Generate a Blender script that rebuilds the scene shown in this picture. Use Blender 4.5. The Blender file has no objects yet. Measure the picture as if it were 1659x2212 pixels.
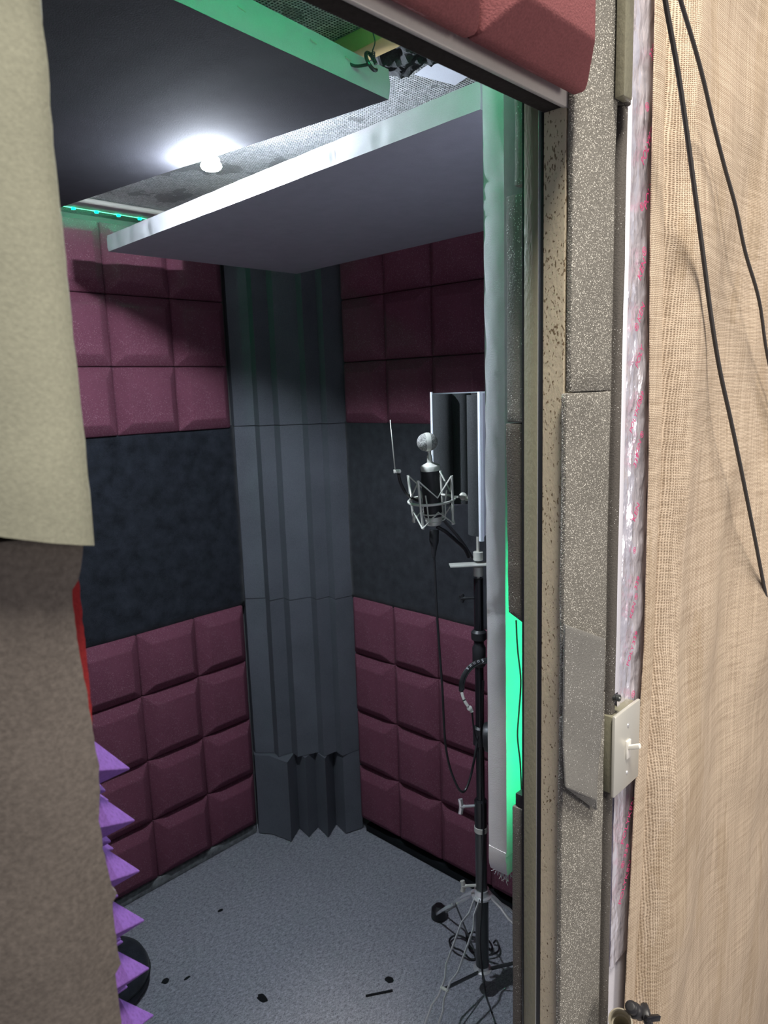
import bpy, bmesh, math, random
from mathutils import Vector, Matrix, noise
random.seed(7)
S = bpy.context.scene
COL = S.collection
pi = math.pi

# ------------------------------------------------------------------ camera
cam_d = bpy.data.cameras.new('camera'); cam = bpy.data.objects.new('camera', cam_d); COL.objects.link(cam)
yaw, pitch, roll = math.radians(46.226), math.radians(9.568), math.radians(-1.837)
F = Vector((math.sin(yaw)*math.cos(pitch), math.cos(yaw)*math.cos(pitch), -math.sin(pitch)))
R0 = F.cross(Vector((0, 0, 1))).normalized(); U0 = R0.cross(F)
R = R0*math.cos(roll) + U0*math.sin(roll); U = -R0*math.sin(roll) + U0*math.cos(roll)
cam.matrix_world = Matrix(((R.x, U.x, -F.x, 0), (R.y, U.y, -F.y, 0), (R.z, U.z, -F.z, 1.68), (0, 0, 0, 1)))
cam_d.sensor_fit = 'VERTICAL'; cam_d.sensor_height = 36; cam_d.lens = 1578.04/2212*36
cam_d.clip_start = 0.01
cam_d.dof.use_dof = True; cam_d.dof.focus_distance = 1.25; cam_d.dof.aperture_fstop = 9
S.camera = cam

# ------------------------------------------------------------------ light
W = bpy.data.worlds.new('world'); S.world = W; W.use_nodes = True
W.node_tree.nodes['Background'].inputs[0].default_value = (0.84, 0.82, 1.0, 1)
W.node_tree.nodes['Background'].inputs[1].default_value = 0.21
def area(name, loc, target, size, power, color):
    l = bpy.data.lights.new(name, 'AREA'); l.shape = 'DISK'; l.size = size; l.energy = power; l.color = color
    o = bpy.data.objects.new(name, l); COL.objects.link(o); o.location = loc
    o.rotation_euler = (Vector(target)-Vector(loc)).to_track_quat('-Z', 'Y').to_euler(); return o
area('workshop_light', (0.22, -0.44, 4.3), (0.8, 0.5, 1.3), 0.75, 185, (1.0, 0.935, 0.84))
area('side_fill', (1.7, -1.7, 1.5), (1.2, 0.5, 1.0), 0.9, 24, (1.0, 0.92, 0.82))  # added fill, no known fixture, brightens the lower burlap
PUCK = 4200.0      # strength of the puck lamp
LED = 120.0        # strength of each green diode
S.view_settings.view_transform = 'Standard'; S.view_settings.look = 'None'
S.view_settings.gamma = 1; S.view_settings.use_curve_mapping = False
S.view_settings.exposure = 0.0

# ------------------------------------------------------------------ materials
def srgb(r, g, b):
    f = lambda c: (c/255/12.92) if c/255 <= .04045 else ((c/255+.055)/1.055)**2.4
    return (f(r), f(g), f(b))
class NT:
    def __init__(s, name):
        s.m = bpy.data.materials.new(name); s.m.use_nodes = True
        s.t = s.m.node_tree; s.b = s.t.nodes['Principled BSDF']; s.L = s.t.links
        s.co = s.t.nodes.new('ShaderNodeTexCoord').outputs['Object']
    def n(s, typ, **kw):
        x = s.t.nodes.new(typ)
        for k, v in kw.items():
            if k in x.inputs.keys(): s.put(x.inputs[k], v)
            else: setattr(x, k, v)
        return x
    def put(s, inp, v):
        if isinstance(v, bpy.types.NodeSocket): s.L.new(v, inp)
        else: inp.default_value = v
    def math(s, op, a, b=0.0, c=0.0):
        x = s.t.nodes.new('ShaderNodeMath'); x.operation = op
        s.put(x.inputs[0], a); s.put(x.inputs[1], b); s.put(x.inputs[2], c); return x.outputs[0]
    def noise(s, scale, detail=3, vec=None, rough=.55):
        x = s.n('ShaderNodeTexNoise', Scale=scale, Detail=detail, Roughness=rough); s.L.new(vec or s.co, x.inputs['Vector']); return x.outputs['Fac']
    def map(s, scale=(1, 1, 1), rot=(0, 0, 0)):
        x = s.t.nodes.new('ShaderNodeMapping'); x.inputs['Scale'].default_value = scale; x.inputs['Rotation'].default_value = rot
        s.L.new(s.co, x.inputs['Vector']); return x.outputs[0]
    def ramp(s, fac, a, b, lo=0.0, hi=1.0):
        x = s.n('ShaderNodeMapRange'); s.put(x.inputs[0], fac)
        x.inputs[1].default_value = lo; x.inputs[2].default_value = hi; x.clamp = True
        return s.mix(x.outputs[0], a, b)
    def mix(s, fac, a, b):
        x = s.t.nodes.new('ShaderNodeMix'); x.data_type = 'RGBA'
        s.put(x.inputs[0], fac)
        for i, v in ((6, a), (7, b)):
            s.put(x.inputs[i], v if isinstance(v, bpy.types.NodeSocket) else (*v, 1))
        return x.outputs[2]
    def bump(s, h, strength=.4, dist=.001, prev=None):
        x = s.t.nodes.new('ShaderNodeBump'); s.put(x.inputs['Height'], h)
        x.inputs['Strength'].default_value = strength; x.inputs['Distance'].default_value = dist
        if prev: s.L.new(prev, x.inputs['Normal'])
        s.L.new(x.outputs[0], s.b.inputs['Normal']); return x.outputs[0]
    def done(s, color, rough=.8, metal=0.0, spec=None, sheen=0.0):
        s.put(s.b.inputs['Base Color'], color if isinstance(color, bpy.types.NodeSocket) else (*color, 1))
        s.put(s.b.inputs['Roughness'], rough); s.b.inputs['Metallic'].default_value = metal
        if spec is not None: s.b.inputs['Specular IOR Level'].default_value = spec
        if sheen: s.b.inputs['Sheen Weight'].default_value = sheen; s.b.inputs['Sheen Roughness'].default_value = .5
        return s.m
def foam(name, col, var=.25, fine=420, bump=.5, dist=.0012, glint=0.0, gscale=260, gcol=(.9, .9, .85), cloud=7):
    t = NT(name); a = t.noise(fine, 2); b = t.noise(cloud, 3)
    k = t.math('ADD', t.math('MULTIPLY', a, .6), t.math('MULTIPLY', b, .4))
    c = t.ramp(k, tuple(x*(1-var) for x in col), tuple(x*(1+var) for x in col), .3, .7)
    if glint:
        v = t.n('ShaderNodeTexVoronoi', Scale=gscale); t.L.new(t.co, v.inputs['Vector'])
        sep = t.n('ShaderNodeSeparateColor'); t.L.new(v.outputs['Color'], sep.inputs[0])
        big = t.math('GREATER_THAN', t.math('ADD', sep.outputs[0], t.math('MULTIPLY', t.noise(9, 2), .5)), 1.25-glint*.35)
        near = t.math('LESS_THAN', v.outputs['Distance'], .36)
        c = t.mix(t.math('MULTIPLY', big, near), c, gcol)  # glints painted into the colour as pale specks
    t.bump(a, bump, dist)
    return t.done(c, .95, spec=.15)
def cloth(name, col, scale=1500, var=.12, bump=.4, fold=30, sheen=0.0):
    t = NT(name); a = t.noise(scale*.35, 2, t.map((1, 1, 2.2))); f = t.noise(fold, 4)
    c = t.ramp(t.math('ADD', t.math('MULTIPLY', a, .5), t.math('MULTIPLY', f, .5)), tuple(x*(1-var) for x in col), tuple(min(1, x*(1+var)) for x in col), .3, .7)
    t.bump(a, bump, .0006); return t.done(c, .95, spec=.1, sheen=sheen)
def metal(name, col, rough=.3, var=.06):
    t = NT(name); a = t.noise(60, 3)
    return t.done(col, t.math('ADD', rough-var/2, t.math('MULTIPLY', a, var)), 1.0)
def plastic(name, col, rough=.4, bumps=0.0):
    t = NT(name); a = t.noise(500, 2)
    if bumps: t.bump(a, bumps, .0004)
    return t.done(t.ramp(a, tuple(x*.9 for x in col), tuple(min(1, x*1.1) for x in col)), rough)
def glow(name, col, st):
    t = NT(name); t.b.inputs['Emission Color'].default_value = (*col, 1); t.b.inputs['Emission Strength'].default_value = st
    return t.done(col, .4)
def paint(name, col, dirt=0.0):
    t = NT(name); a = t.noise(230, 3, t.map((1, 1, .45))); b = t.noise(330, 3, t.map((1, 1, .5), (.3, .4, 0)))
    c = t.ramp(t.noise(6, 4), tuple(x*.88 for x in col), col, .35, .65)
    if dirt:
        patch = t.math('GREATER_THAN', t.math('ADD', b, t.math('MULTIPLY', t.math('SUBTRACT', t.noise(11, 3), .5), .35)), .68-dirt*.05)
        c = t.mix(patch, c, (.17, .12, .07))
    t.bump(a, .55, .0012); return t.done(c, .38)
M = {}
M['burgundy'] = foam('burgundy_foam', (.170, .058, .088), glint=.28, gscale=600, gcol=(.45, .3, .33))
M['burgundy_out'] = foam('red_burgundy_foam', (.23, .082, .085))
M['charcoal'] = foam('charcoal_foam', (.115, .122, .140), glint=0)
M['felt'] = cloth('black_felt', (.020, .023, .030), var=.8, fold=22, sheen=.12)
M['felt_grey'] = cloth('dark_grey_felt', (.034, .036, .042), var=.5, fold=30, sheen=.12)
M['near_fabric'] = cloth('black_fabric', (.062, .062, .070), var=.1, bump=.25)  # same panel fabric, colour lowered to hold down the puck lamp's hotspot
M['black_fabric'] = cloth('bounce_lifted_fabric', (.42, .42, .465), var=.08, bump=.25)  # same dark fabric, colour lifted to stand in for bounced light
M['muslin'] = cloth('white_muslin', (.62, .62, .64), var=.07, bump=.5)
M['purple'] = foam('purple_foam', (.13, .062, .24), fine=300)
M['red'] = foam('red_foam', (.22, .02, .022), var=.2)
M['tan_foam'] = foam('aged_cream_foam', (.285, .285, .215), var=.14, fine=300, bump=.2)
M['brown_foam'] = foam('brown_grey_foam', (.125, .108, .095), var=.3, fine=260, bump=.25, glint=.0, gscale=420, gcol=(.55, .52, .48))
M['glint_foam'] = foam('grey_sparkling_foam', (.19, .18, .158), var=.25, glint=1.0, gscale=620, gcol=(.95, .92, .82), bump=.8)
M['grey_foam'] = foam('grey_foam', (.20, .195, .18), var=.2, glint=.2, gscale=700)
M['dark_foam'] = foam('dark_brown_grey_foam', (.11, .10, .09), var=.2, glint=.05, gscale=900)
M['beige'] = paint('beige_hammered_paint', (.60, .52, .38), dirt=1.0)
M['olive'] = paint('olive_hammered_paint', (.235, .225, .16), dirt=0)
M['soffit'] = foam('shade_dark_trim', (.030, .026, .024), fine=200, bump=.3)  # beige frame metal, shade of the header underside put into the colour
M['lip'] = paint('grey_paint', (.50, .47, .45))
M['rubber'] = plastic('black_rubber', (.012, .012, .014), .35)
M['blackgloss'] = plastic('black_gloss_metal', (.012, .012, .014), .18)
M['blackplastic'] = plastic('black_plastic', (.018, .018, .02), .45, .2)
M['chrome'] = metal('chrome', (.9, .9, .9), .22)
M['chrome'].node_tree.nodes['Principled BSDF'].inputs['Metallic'].default_value = .7
M['steel'] = metal('brushed_steel', (.62, .61, .55), .36)
M['steel'].node_tree.nodes['Principled BSDF'].inputs['Metallic'].default_value = .35
M['nickel'] = plastic('satin_nickel', (.64, .64, .58), .35)
M['nickel'].node_tree.nodes['Principled BSDF'].inputs['Metallic'].default_value = .35
M['darkmetal'] = metal('dark_metal', (.085, .09, .09), .25)
M['darkmetal'].node_tree.nodes['Principled BSDF'].inputs['Metallic'].default_value = .6
M['white'] = plastic('white_plastic', (.78, .76, .70), .35)
M['whiteboard'] = plastic('white_board', (.80, .79, .86), .5)
M['almu'] = plastic('white_aluminium', (.75, .78, .85), .35)
M['pipe'] = plastic('beige_grey_plastic', (.34, .31, .24), .45)
M['wood'] = plastic('yellow_wood', (.62, .46, .20), .5)
M['weathered'] = foam('weathered_wood', (.19, .20, .20), var=.5, fine=60)
M['foamblack'] = foam('black_acoustic_foam', (.045, .048, .050), var=.3, glint=0)
M['cable'] = plastic('grey_rubber_cable', (.055, .05, .047), .5, .2)
M['green_led'] = glow('green_led', (0.0, 1.0, .38), LED)
M['green_tape'] = glow('lit_led_tape', (0.25, 1.0, .62), 2.2)
M['lamp'] = glow('lamp_diffuser', (.80, .88, 1.0), PUCK)
M['print'] = plastic('magenta_print', (.62, .06, .20), .5)
M['whiteprint'] = plastic('white_print', (.8, .8, .8), .5)
M['lint'] = foam('dark_lint', (.012, .013, .015), var=.4)

def mk_carpet():
    t = NT('carpet'); d = t.map((1, 3.0, 1), (0, 0, .7)); a = t.noise(190, 4, d, .7); b = t.noise(70, 3, t.map((1, 2.2, 1), (0, 0, .7))); g = t.noise(2.2, 3)
    k = t.math('ADD', t.math('MULTIPLY', a, .7), t.math('MULTIPLY', b, .3))
    c = t.ramp(k, (.085, .088, .105), (.86, .87, .96), .34, .68)
    c = t.mix(t.math('MULTIPLY', g, .35), c, (.05, .055, .06))
    t.bump(k, 1.0, .005); return t.done(c, 1.0, spec=.1)
M['carpet'] = mk_carpet()
def weave(t, pitch, u, v):
    sp = t.n('ShaderNodeSeparateXYZ'); t.L.new(t.co, sp.inputs[0])
    w = t.math('MULTIPLY', t.math('SUBTRACT', t.noise(35, 2), .5), pitch*1.2)
    a = t.math('SINE', t.math('MULTIPLY', t.math('ADD', sp.outputs[u], w), pi/pitch))
    b = t.math('SINE', t.math('MULTIPLY', t.math('ADD', sp.outputs[v], w), pi/pitch))
    return t.math('ABSOLUTE', a), t.math('ABSOLUTE', b), t.math('MULTIPLY', a, b)
def mk_burlap():
    t = NT('burlap'); a, b, ab = weave(t, .0026, 0, 2)
    top = t.math('MAXIMUM', a, b)
    sx = t.noise(60, 3, t.map((.10, 1, 4))); sz = t.noise(60, 3, t.map((4, 1, .10)))
    slub = t.math('ADD', sx, sz)
    k = t.math('ADD', t.math('MULTIPLY', top, .75), t.math('MULTIPLY', t.math('SUBTRACT', slub, 1.0), .45))
    k = t.math('ADD', k, t.math('MULTIPLY', ab, .08))
    c = t.ramp(k, (.30, .22, .15), (.73, .60, .46), .42, .82)
    stain = t.math('MULTIPLY', t.math('GREATER_THAN', t.noise(5, 4, t.map((2, 1, .35))), .60), .16)
    c = t.mix(stain, c, (.30, .20, .09))
    t.bump(top, .6, .0012); return t.done(c, .95, spec=.1)
M['burlap'] = mk_burlap()
def mk_ceiling():
    t = NT('woven_foil'); a, b, ab = weave(t, .0058, 0, 1)
    hole = t.math('LESS_THAN', t.math('MAXIMUM', a, b), .80)
    n = t.noise(120, 3)
    base = t.ramp(n, (.42, .45, .45), (.78, .80, .80), .35, .65)
    patch = t.math('GREATER_THAN', t.noise(6.5, 4), .60)
    c = t.mix(hole, base, (.05, .06, .06)); c = t.mix(t.math('MULTIPLY', patch, .75), c, (.16, .17, .17))
    t.bump(t.math('ADD', t.math('MULTIPLY', t.math('MAXIMUM', a, b), .3), t.noise(14, 5)), .7, .012)
    return t.done(c, .36, .25)
M['ceiling'] = mk_ceiling()
def mk_foil():
    t = NT('crumpled_foil'); n1 = t.noise(38, 4, t.map((1, 1, .35))); n2 = t.noise(14, 3)
    t.bump(t.math('ADD', n1, n2), .9, .006); return t.done((.90, .88, .97), .22, .6)
M['foil'] = mk_foil()
def mk_grille():
    t = NT('wire_grille'); v = t.n('ShaderNodeTexVoronoi', Scale=620.0); t.L.new(t.co, v.inputs['Vector'])
    k = t.math('GREATER_THAN', v.outputs['Distance'], .42)
    t.bump(v.outputs['Distance'], .9, .0012); return t.done(t.mix(k, (.05, .05, .05), (.36, .36, .34)), .4, .2)
M['grille'] = mk_grille()
def mk_drywall():
    t = NT('wall_board'); n = t.noise(40, 3); return t.done(t.ramp(n, (.10, .10, .10), (.14, .14, .14)), .9)
M['board'] = mk_drywall()

# ------------------------------------------------------------------ mesh helpers
class MB:
    def __init__(s): s.v = []; s.f = []
    def add(s, vs, fs):
        k = len(s.v); s.v += [tuple(v) for v in vs]; s.f += [tuple(i+k for i in f) for f in fs]; return s
    def box(s, x0, x1, y0, y1, z0, z1):
        return s.add([(x0, y0, z0), (x1, y0, z0), (x1, y1, z0), (x0, y1, z0), (x0, y0, z1), (x1, y0, z1), (x1, y1, z1), (x0, y1, z1)],
                     [(3, 2, 1, 0), (4, 5, 6, 7), (0, 1, 5, 4), (1, 2, 6, 5), (2, 3, 7, 6), (3, 0, 4, 7)])
    def obox(s, c, ax, ay, az):
        c, ax, ay, az = map(Vector, (c, ax, ay, az))
        return s.add([c+i*ax+j*ay+k*az for k in (-1, 1) for j in (-1, 1) for i in (-1, 1)],
                     [(0, 2, 3, 1), (4, 5, 7, 6), (0, 1, 5, 4), (2, 6, 7, 3), (0, 4, 6, 2), (1, 3, 7, 5)])
    def prism(s, poly, z0, z1, rows=1, fn=None):
        n = len(poly); vs = []
        for r in range(rows+1):
            z = z0+(z1-z0)*r/rows
            for i, (x, y) in enumerate(poly):
                p = Vector((x, y, z)); vs.append(fn(p, i) if fn else p)
        fs = [(r*n+i, r*n+(i+1) % n, (r+1)*n+(i+1) % n, (r+1)*n+i) for r in range(rows) for i in range(n)]
        fs += [tuple(reversed(range(n))), tuple(range(rows*n, rows*n+n))]
        return s.add(vs, fs)
    def tube(s, pts, r, seg=10, flat=None, caps=True, closed=False):
        pts = [Vector(p) for p in pts]; n = len(pts); vs = []; fs = []
        up = None
        for i, p in enumerate(pts):
            if closed: d = pts[(i+1) % n]-pts[i-1]
            else: d = pts[min(i+1, n-1)]-pts[max(i-1, 0)]
            d.normalize()
            if up is None: up = d.orthogonal().normalized() if flat is None else Vector(flat)
            a = (up-d*up.dot(d)).normalized(); b = d.cross(a); up = a
            ra = r[i] if isinstance(r, (list, tuple)) and flat is None else r
            rr = (ra, ra) if not isinstance(ra, (list, tuple)) else ra
            for k in range(seg):
                t = 2*pi*k/seg+pi/seg; vs.append(p+a*rr[0]*math.cos(t)+b*rr[1]*math.sin(t))
        m = n if closed else n-1
        for i in range(m):
            j = (i+1) % n
            for k in range(seg): fs.append((i*seg+k, i*seg+(k+1) % seg, j*seg+(k+1) % seg, j*seg+k))
        if caps and not closed: fs += [tuple(reversed(range(seg))), tuple(range((n-1)*seg, n*seg))]
        return s.add(vs, fs)
    def lathe(s, base, axis, prof, seg=28):
        base = Vector(base); ax = Vector(axis).normalized(); a = ax.orthogonal().normalized(); b = ax.cross(a)
        vs = []; fs = []
        for (h, r) in prof:
            for k in range(seg):
                t = 2*pi*k/seg; vs.append(base+ax*h+a*r*math.cos(t)+b*r*math.sin(t))
        for i in range(len(prof)-1):
            for k in range(seg): fs.append((i*seg+k, i*seg+(k+1) % seg, (i+1)*seg+(k+1) % seg, (i+1)*seg+k))
        fs += [tuple(reversed(range(seg))), tuple(range((len(prof)-1)*seg, len(prof)*seg))]
        return s.add(vs, fs)
    def grid(s, fn, nu, nv):
        vs = [fn(i/nu, j/nv) for j in range(nv+1) for i in range(nu+1)]
        return s.add(vs, [(j*(nu+1)+i, j*(nu+1)+i+1, (j+1)*(nu+1)+i+1, (j+1)*(nu+1)+i) for j in range(nv) for i in range(nu)])
    def mesh(s, name, mat, smooth=35, bevel=0.0, weld=False):
        me = bpy.data.meshes.new(name); me.from_pydata([tuple(v) for v in s.v], [], s.f)
        bm = bmesh.new(); bm.from_mesh(me)
        if weld: bmesh.ops.remove_doubles(bm, verts=bm.verts, dist=1e-5)
        bmesh.ops.recalc_face_normals(bm, faces=bm.faces)
        if bevel:
            ed = [e for e in bm.edges if len(e.link_faces) == 2 and e.calc_face_angle(0) > .5]
            bmesh.ops.bevel(bm, geom=ed, offset=bevel, segments=2, affect='EDGES', profile=.5)
        bm.to_mesh(me); bm.free()
        if smooth:
            for p in me.polygons: p.use_smooth = True
            me.set_sharp_from_angle(angle=math.radians(smooth))
        me.materials.append(mat); return me
    def build(s, name, mat, parent=None, **kw):
        off = parent_loc(parent) if parent else None
        if off is not None: s.v = [tuple(Vector(v)-off) for v in s.v]
        o = bpy.data.objects.new(name, s.mesh(name, mat, **kw)); COL.objects.link(o)
        if parent: o.parent = parent
        return o
def parent_loc(o):
    p = Vector((0, 0, 0))
    while o: p += o.location; o = o.parent
    return p
def tag(o, label=None, cat=None, group=None, kind=None):
    if label: o['label'] = label
    if cat: o['category'] = cat
    if group: o['group'] = group
    if kind: o['kind'] = kind
    return o
def thing(name, loc, label, cat, group=None):
    o = bpy.data.objects.new(name, None); o.empty_display_size = .02; COL.objects.link(o); o.location = loc
    return tag(o, label, cat, group)
def struct(name, mb, mat, **kw): return tag(mb.build(name, mat, **kw), kind='structure')
def nz(x, y, z, s): return noise.noise(Vector((x*s, y*s, z*s)))
def smoothpath(pts, n=8):
    pts = [Vector(p) for p in pts]; out = []
    for i in range(len(pts)-1):
        p0 = pts[max(i-1, 0)]; p1 = pts[i]; p2 = pts[i+1]; p3 = pts[min(i+2, len(pts)-1)]
        for k in range(n):
            t = k/n; out.append(.5*((2*p1)+(p2-p0)*t+(2*p0-5*p1+4*p2-p3)*t*t+(3*p1-p0-3*p2+p3)*t**3))
    out.append(pts[-1]); return out
def text(name, body, size, mat, parent, mw, extrude=.00012):
    c = bpy.data.curves.new(name, 'FONT'); c.body = body; c.size = size; c.extrude = extrude; c.align_x = 'CENTER'; c.align_y = 'CENTER'
    tmp = bpy.data.objects.new(name, c); COL.objects.link(tmp)
    dg = bpy.context.evaluated_depsgraph_get(); dg.update()
    me = bpy.data.meshes.new_from_object(tmp.evaluated_get(dg)); bpy.data.objects.remove(tmp)
    me.materials.clear(); me.materials.append(mat)
    o = bpy.data.objects.new(name, me); COL.objects.link(o)
    o.parent = parent; o.matrix_local = Matrix.Translation(-parent_loc(parent)) @ mw
    return o
def frame_from(origin, xdir, ndir):
    x = Vector(xdir).normalized(); n = Vector(ndir).normalized(); y = n.cross(x).normalized(); x = y.cross(n)
    return Matrix(((x.x, y.x, n.x, origin[0]), (x.y, y.y, n.y, origin[1]), (x.z, y.z, n.z, origin[2]), (0, 0, 0, 1)))

# ------------------------------------------------------------------ room shell
struct('floor', MB().box(-1.6, 3.0, -1.6, 2.30, -.05, 0), M['carpet'], smooth=0)
wb = struct('wall_back', MB().box(.15, 1.86, 2.22, 2.27, 0, 2.22), M['board'], smooth=0)
wr = struct('wall_right', MB().box(1.82, 1.87, .562, 2.22, 0, 2.22), M['board'], smooth=0)
wl = struct('wall_left', MB().box(.15, .198, .60, 2.22, 0, 2.22), M['board'], smooth=0)
fr = MB().box(.905, 2.7, .505, .562, 0, 2.6).box(-1.3, .198, .645, .69, 0, 2.6).prism([(.150, .56), (.198, .515), (.198, .60), (.150, .66)], 0, 2.6).box(.198, .905, .505, .562, 2.075, 2.6)
struct('wall_front', fr, M['board'], smooth=0)
struct('ceiling', MB().box(.15, 1.87, .562, 2.27, 2.22, 2.27), M['ceiling'], smooth=0)

# baseboards
def batten(x0, x1, y0, y1, z0, z1): return MB().box(x0, x1, y0, y1, z0, z1)
struct('baseboard_back', batten(.2, 1.50, 2.175, 2.22, 0, .034), M['weathered'], bevel=.004)
struct('baseboard_right', batten(1.785, 1.82, .62, 1.86, 0, .03), M['lint'], bevel=.004)

# metal door frame
t1 = struct('trim_1', MB().prism([(.871, .5), (.893, .5), (.893, .5045), (.904, .5045), (.904, .558), (.871, .558), (.871, .538), (.8735, .538), (.8735, .5315), (.871, .5315)], 0, 2.02, rows=1), M['beige'], smooth=0, bevel=.0008)
MB().box(.8702, .8745, .5312, .5378, 0, 2.04).build('gasket', M['rubber'], t1, bevel=.0006)
MB().box(.8698, .8708, .5378, .5388, 0, 2.03).build('sealing_bead', M['chrome'], t1)
MB().prism([(.8695, .5385), (.8715, .5385), (.8715, .5610), (.8695, .5610)], 0, 2.06).build('stop_face', M['olive'], t1, bevel=.0006)
MB().box(.8685, .8700, .5595, .5625, 0, 2.06).build('sealing_bead', M['blackgloss'], t1, bevel=.0004)
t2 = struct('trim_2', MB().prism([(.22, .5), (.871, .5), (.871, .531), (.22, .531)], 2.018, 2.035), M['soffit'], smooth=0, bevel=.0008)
MB().box(.21, .893, .4985, .5045, 2.0165, 2.036).build('outer_lip', M['lip'], t2, bevel=.001)
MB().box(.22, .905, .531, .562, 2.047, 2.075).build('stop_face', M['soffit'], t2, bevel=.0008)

# ------------------------------------------------------------------ burgundy block foam
def block_mesh(name, w, h, mat, base=.018, depth=.03, ch=.036, seam=.0008):
    a = seam; vs = []
    for (i, y) in ((0, 0), (0, -base), (ch, -base-depth)):
        vs += [(a+i, y, a+i), (w-a-i, y, a+i), (w-a-i, y, h-a-i), (a+i, y, h-a-i)]
    fs = [(3, 2, 1, 0), (8, 9, 10, 11)]
    for r in range(2):
        for k in range(4): fs.append((r*4+k, r*4+(k+1) % 4, r*4+4+(k+1) % 4, r*4+4+k))
    m = MB(); m.v = vs; m.f = fs
    return m.mesh(name, mat, smooth=28, bevel=.0045)
def block_panel(label, origin, xs, zs, rotz, mat, jitter=.0015):
    """xs, zs: seam positions along the wall and in height"""
    root = thing('acoustic_foam_panel', origin, label, 'foam panel'); root.rotation_euler = (0, 0, rotz)
    cache = {}
    for i in range(len(xs)-1):
        for j in range(len(zs)-1):
            w, h = xs[i+1]-xs[i], zs[j+1]-zs[j]; key = (round(w, 3), round(h, 3))
            if key not in cache: cache[key] = block_mesh('foam_block', w, h, mat)
            o = bpy.data.objects.new('foam_block', cache[key]); COL.objects.link(o); o.parent = root
            o.location = (xs[i]-xs[0], random.uniform(-jitter, jitter), zs[j]-origin[2])
    return root
cx = [.231, .445, .659, .873, 1.087, 1.304, 1.508]
block_panel('burgundy block foam field on the left wall in view, under the black felt band', (.231, 2.198, .036), cx, [.036, .249, .468, .699, .912], 0, M['burgundy'])
block_panel('burgundy block foam field on the left wall in view, above the black felt band', (.231, 2.198, 1.561), cx, [1.561, 1.773, 1.990, 2.199], 0, M['burgundy'])
ry = [1.889, 1.686, 1.487, 1.277, 1.066, .855, .644]
rx = [-(y-ry[0]) for y in ry]
block_panel('dark burgundy block foam field right of the corner foam, behind the microphone stand', (1.808, ry[0], .045), rx, [.045, .269, .490, .715, .931], -pi/2, M['burgundy'])
block_panel('shadowed burgundy block foam field right of the corner foam above the felt', (1.808, ry[0], 1.5645), rx, [1.5645, 1.774, 1.985, 2.195], -pi/2, M['burgundy'])
block_panel('reddish burgundy block foam above the doorway, outside the booth', (-.36, .486, 2.022), [-.345, -.145, .055, .255, .46, .663, .878], [2.022, 2.227, 2.432], 0, M['burgundy_out'])

# felt bands
def felt(label, fn, mat, n):
    m = MB().grid(fn, 60, 24); o = m.build(n, mat, smooth=60)
    md = o.modifiers.new('thick', 'SOLIDIFY'); md.thickness = .008; md.offset = -1
    return tag(o, label, 'felt')
felt('wide black felt band on the wall left of the corner foam', lambda u, v: (.205+1.32*u, 2.196+.004*nz(u*4, v*3, 1, 2.5), .905+.665*v), M['felt'], 'felt_band')
felt('dark grey felt band on the wall right of the corner foam, behind the microphone', lambda u, v: (1.800+.003*nz(u*4, v*3, 5, 2.5), 1.90-1.32*u, .925+.645*v), M['felt_grey'], 'felt_band')

# ------------------------------------------------------------------ corner foam
prof = [(1.522, 2.180), (1.5732, 2.1277), (1.5621, 2.0862), (1.6186, 2.0770), (1.6099, 2.0328), (1.6864, 2.0013), (1.6760, 1.9590), (1.7312, 1.9513), (1.7214, 1.9082), (1.800, 1.893)]
profb = [(1.512, 2.172), (1.545, 2.128), (1.558, 2.033), (1.637, 2.079), (1.622, 2.006), (1.689, 2.029), (1.669, 1.947), (1.749, 1.990), (1.729, 1.913), (1.800, 1.893)]
def corner(label, pr, z0, z1, seed, push=0.0, flare=0.0):
    poly = list(pr)+[(1.812, 1.905), (1.812, 2.21), (1.532, 2.21)]
    n = len(pr)
    def fn(p, i):
        if i < n:
            a = nz(i*3.1, p.z*2, seed, 1.5)*.006
            t = (p.z-z0)/(z1-z0)
            k = push+a + flare*max(0, 1-t*1.6)**2
            p = p+Vector((-.7, -.7, 0))*k
        return p
    rows = 24
    o = MB().prism(poly, z0+.0008, z1-.0008, rows=rows, fn=fn).build('corner_foam', M['charcoal'], smooth=30)
    return tag(o, label, 'foam wedge')
corner('charcoal wedge foam in the booth corner, topmost piece under the ceiling panel', prof, 1.566, 2.215, 1, -.002)
corner('charcoal wedge foam in the booth corner, level with the microphone', prof, .933, 1.565, 2, .001)
corner('charcoal wedge foam in the booth corner, beside the lower burgundy foam', prof, .322, .932, 3, .003)
corner('short charcoal wedge foam at the foot of the booth corner, zigzag bottom on the carpet', profb, .004, .3215, 4, .004, .012)

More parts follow.
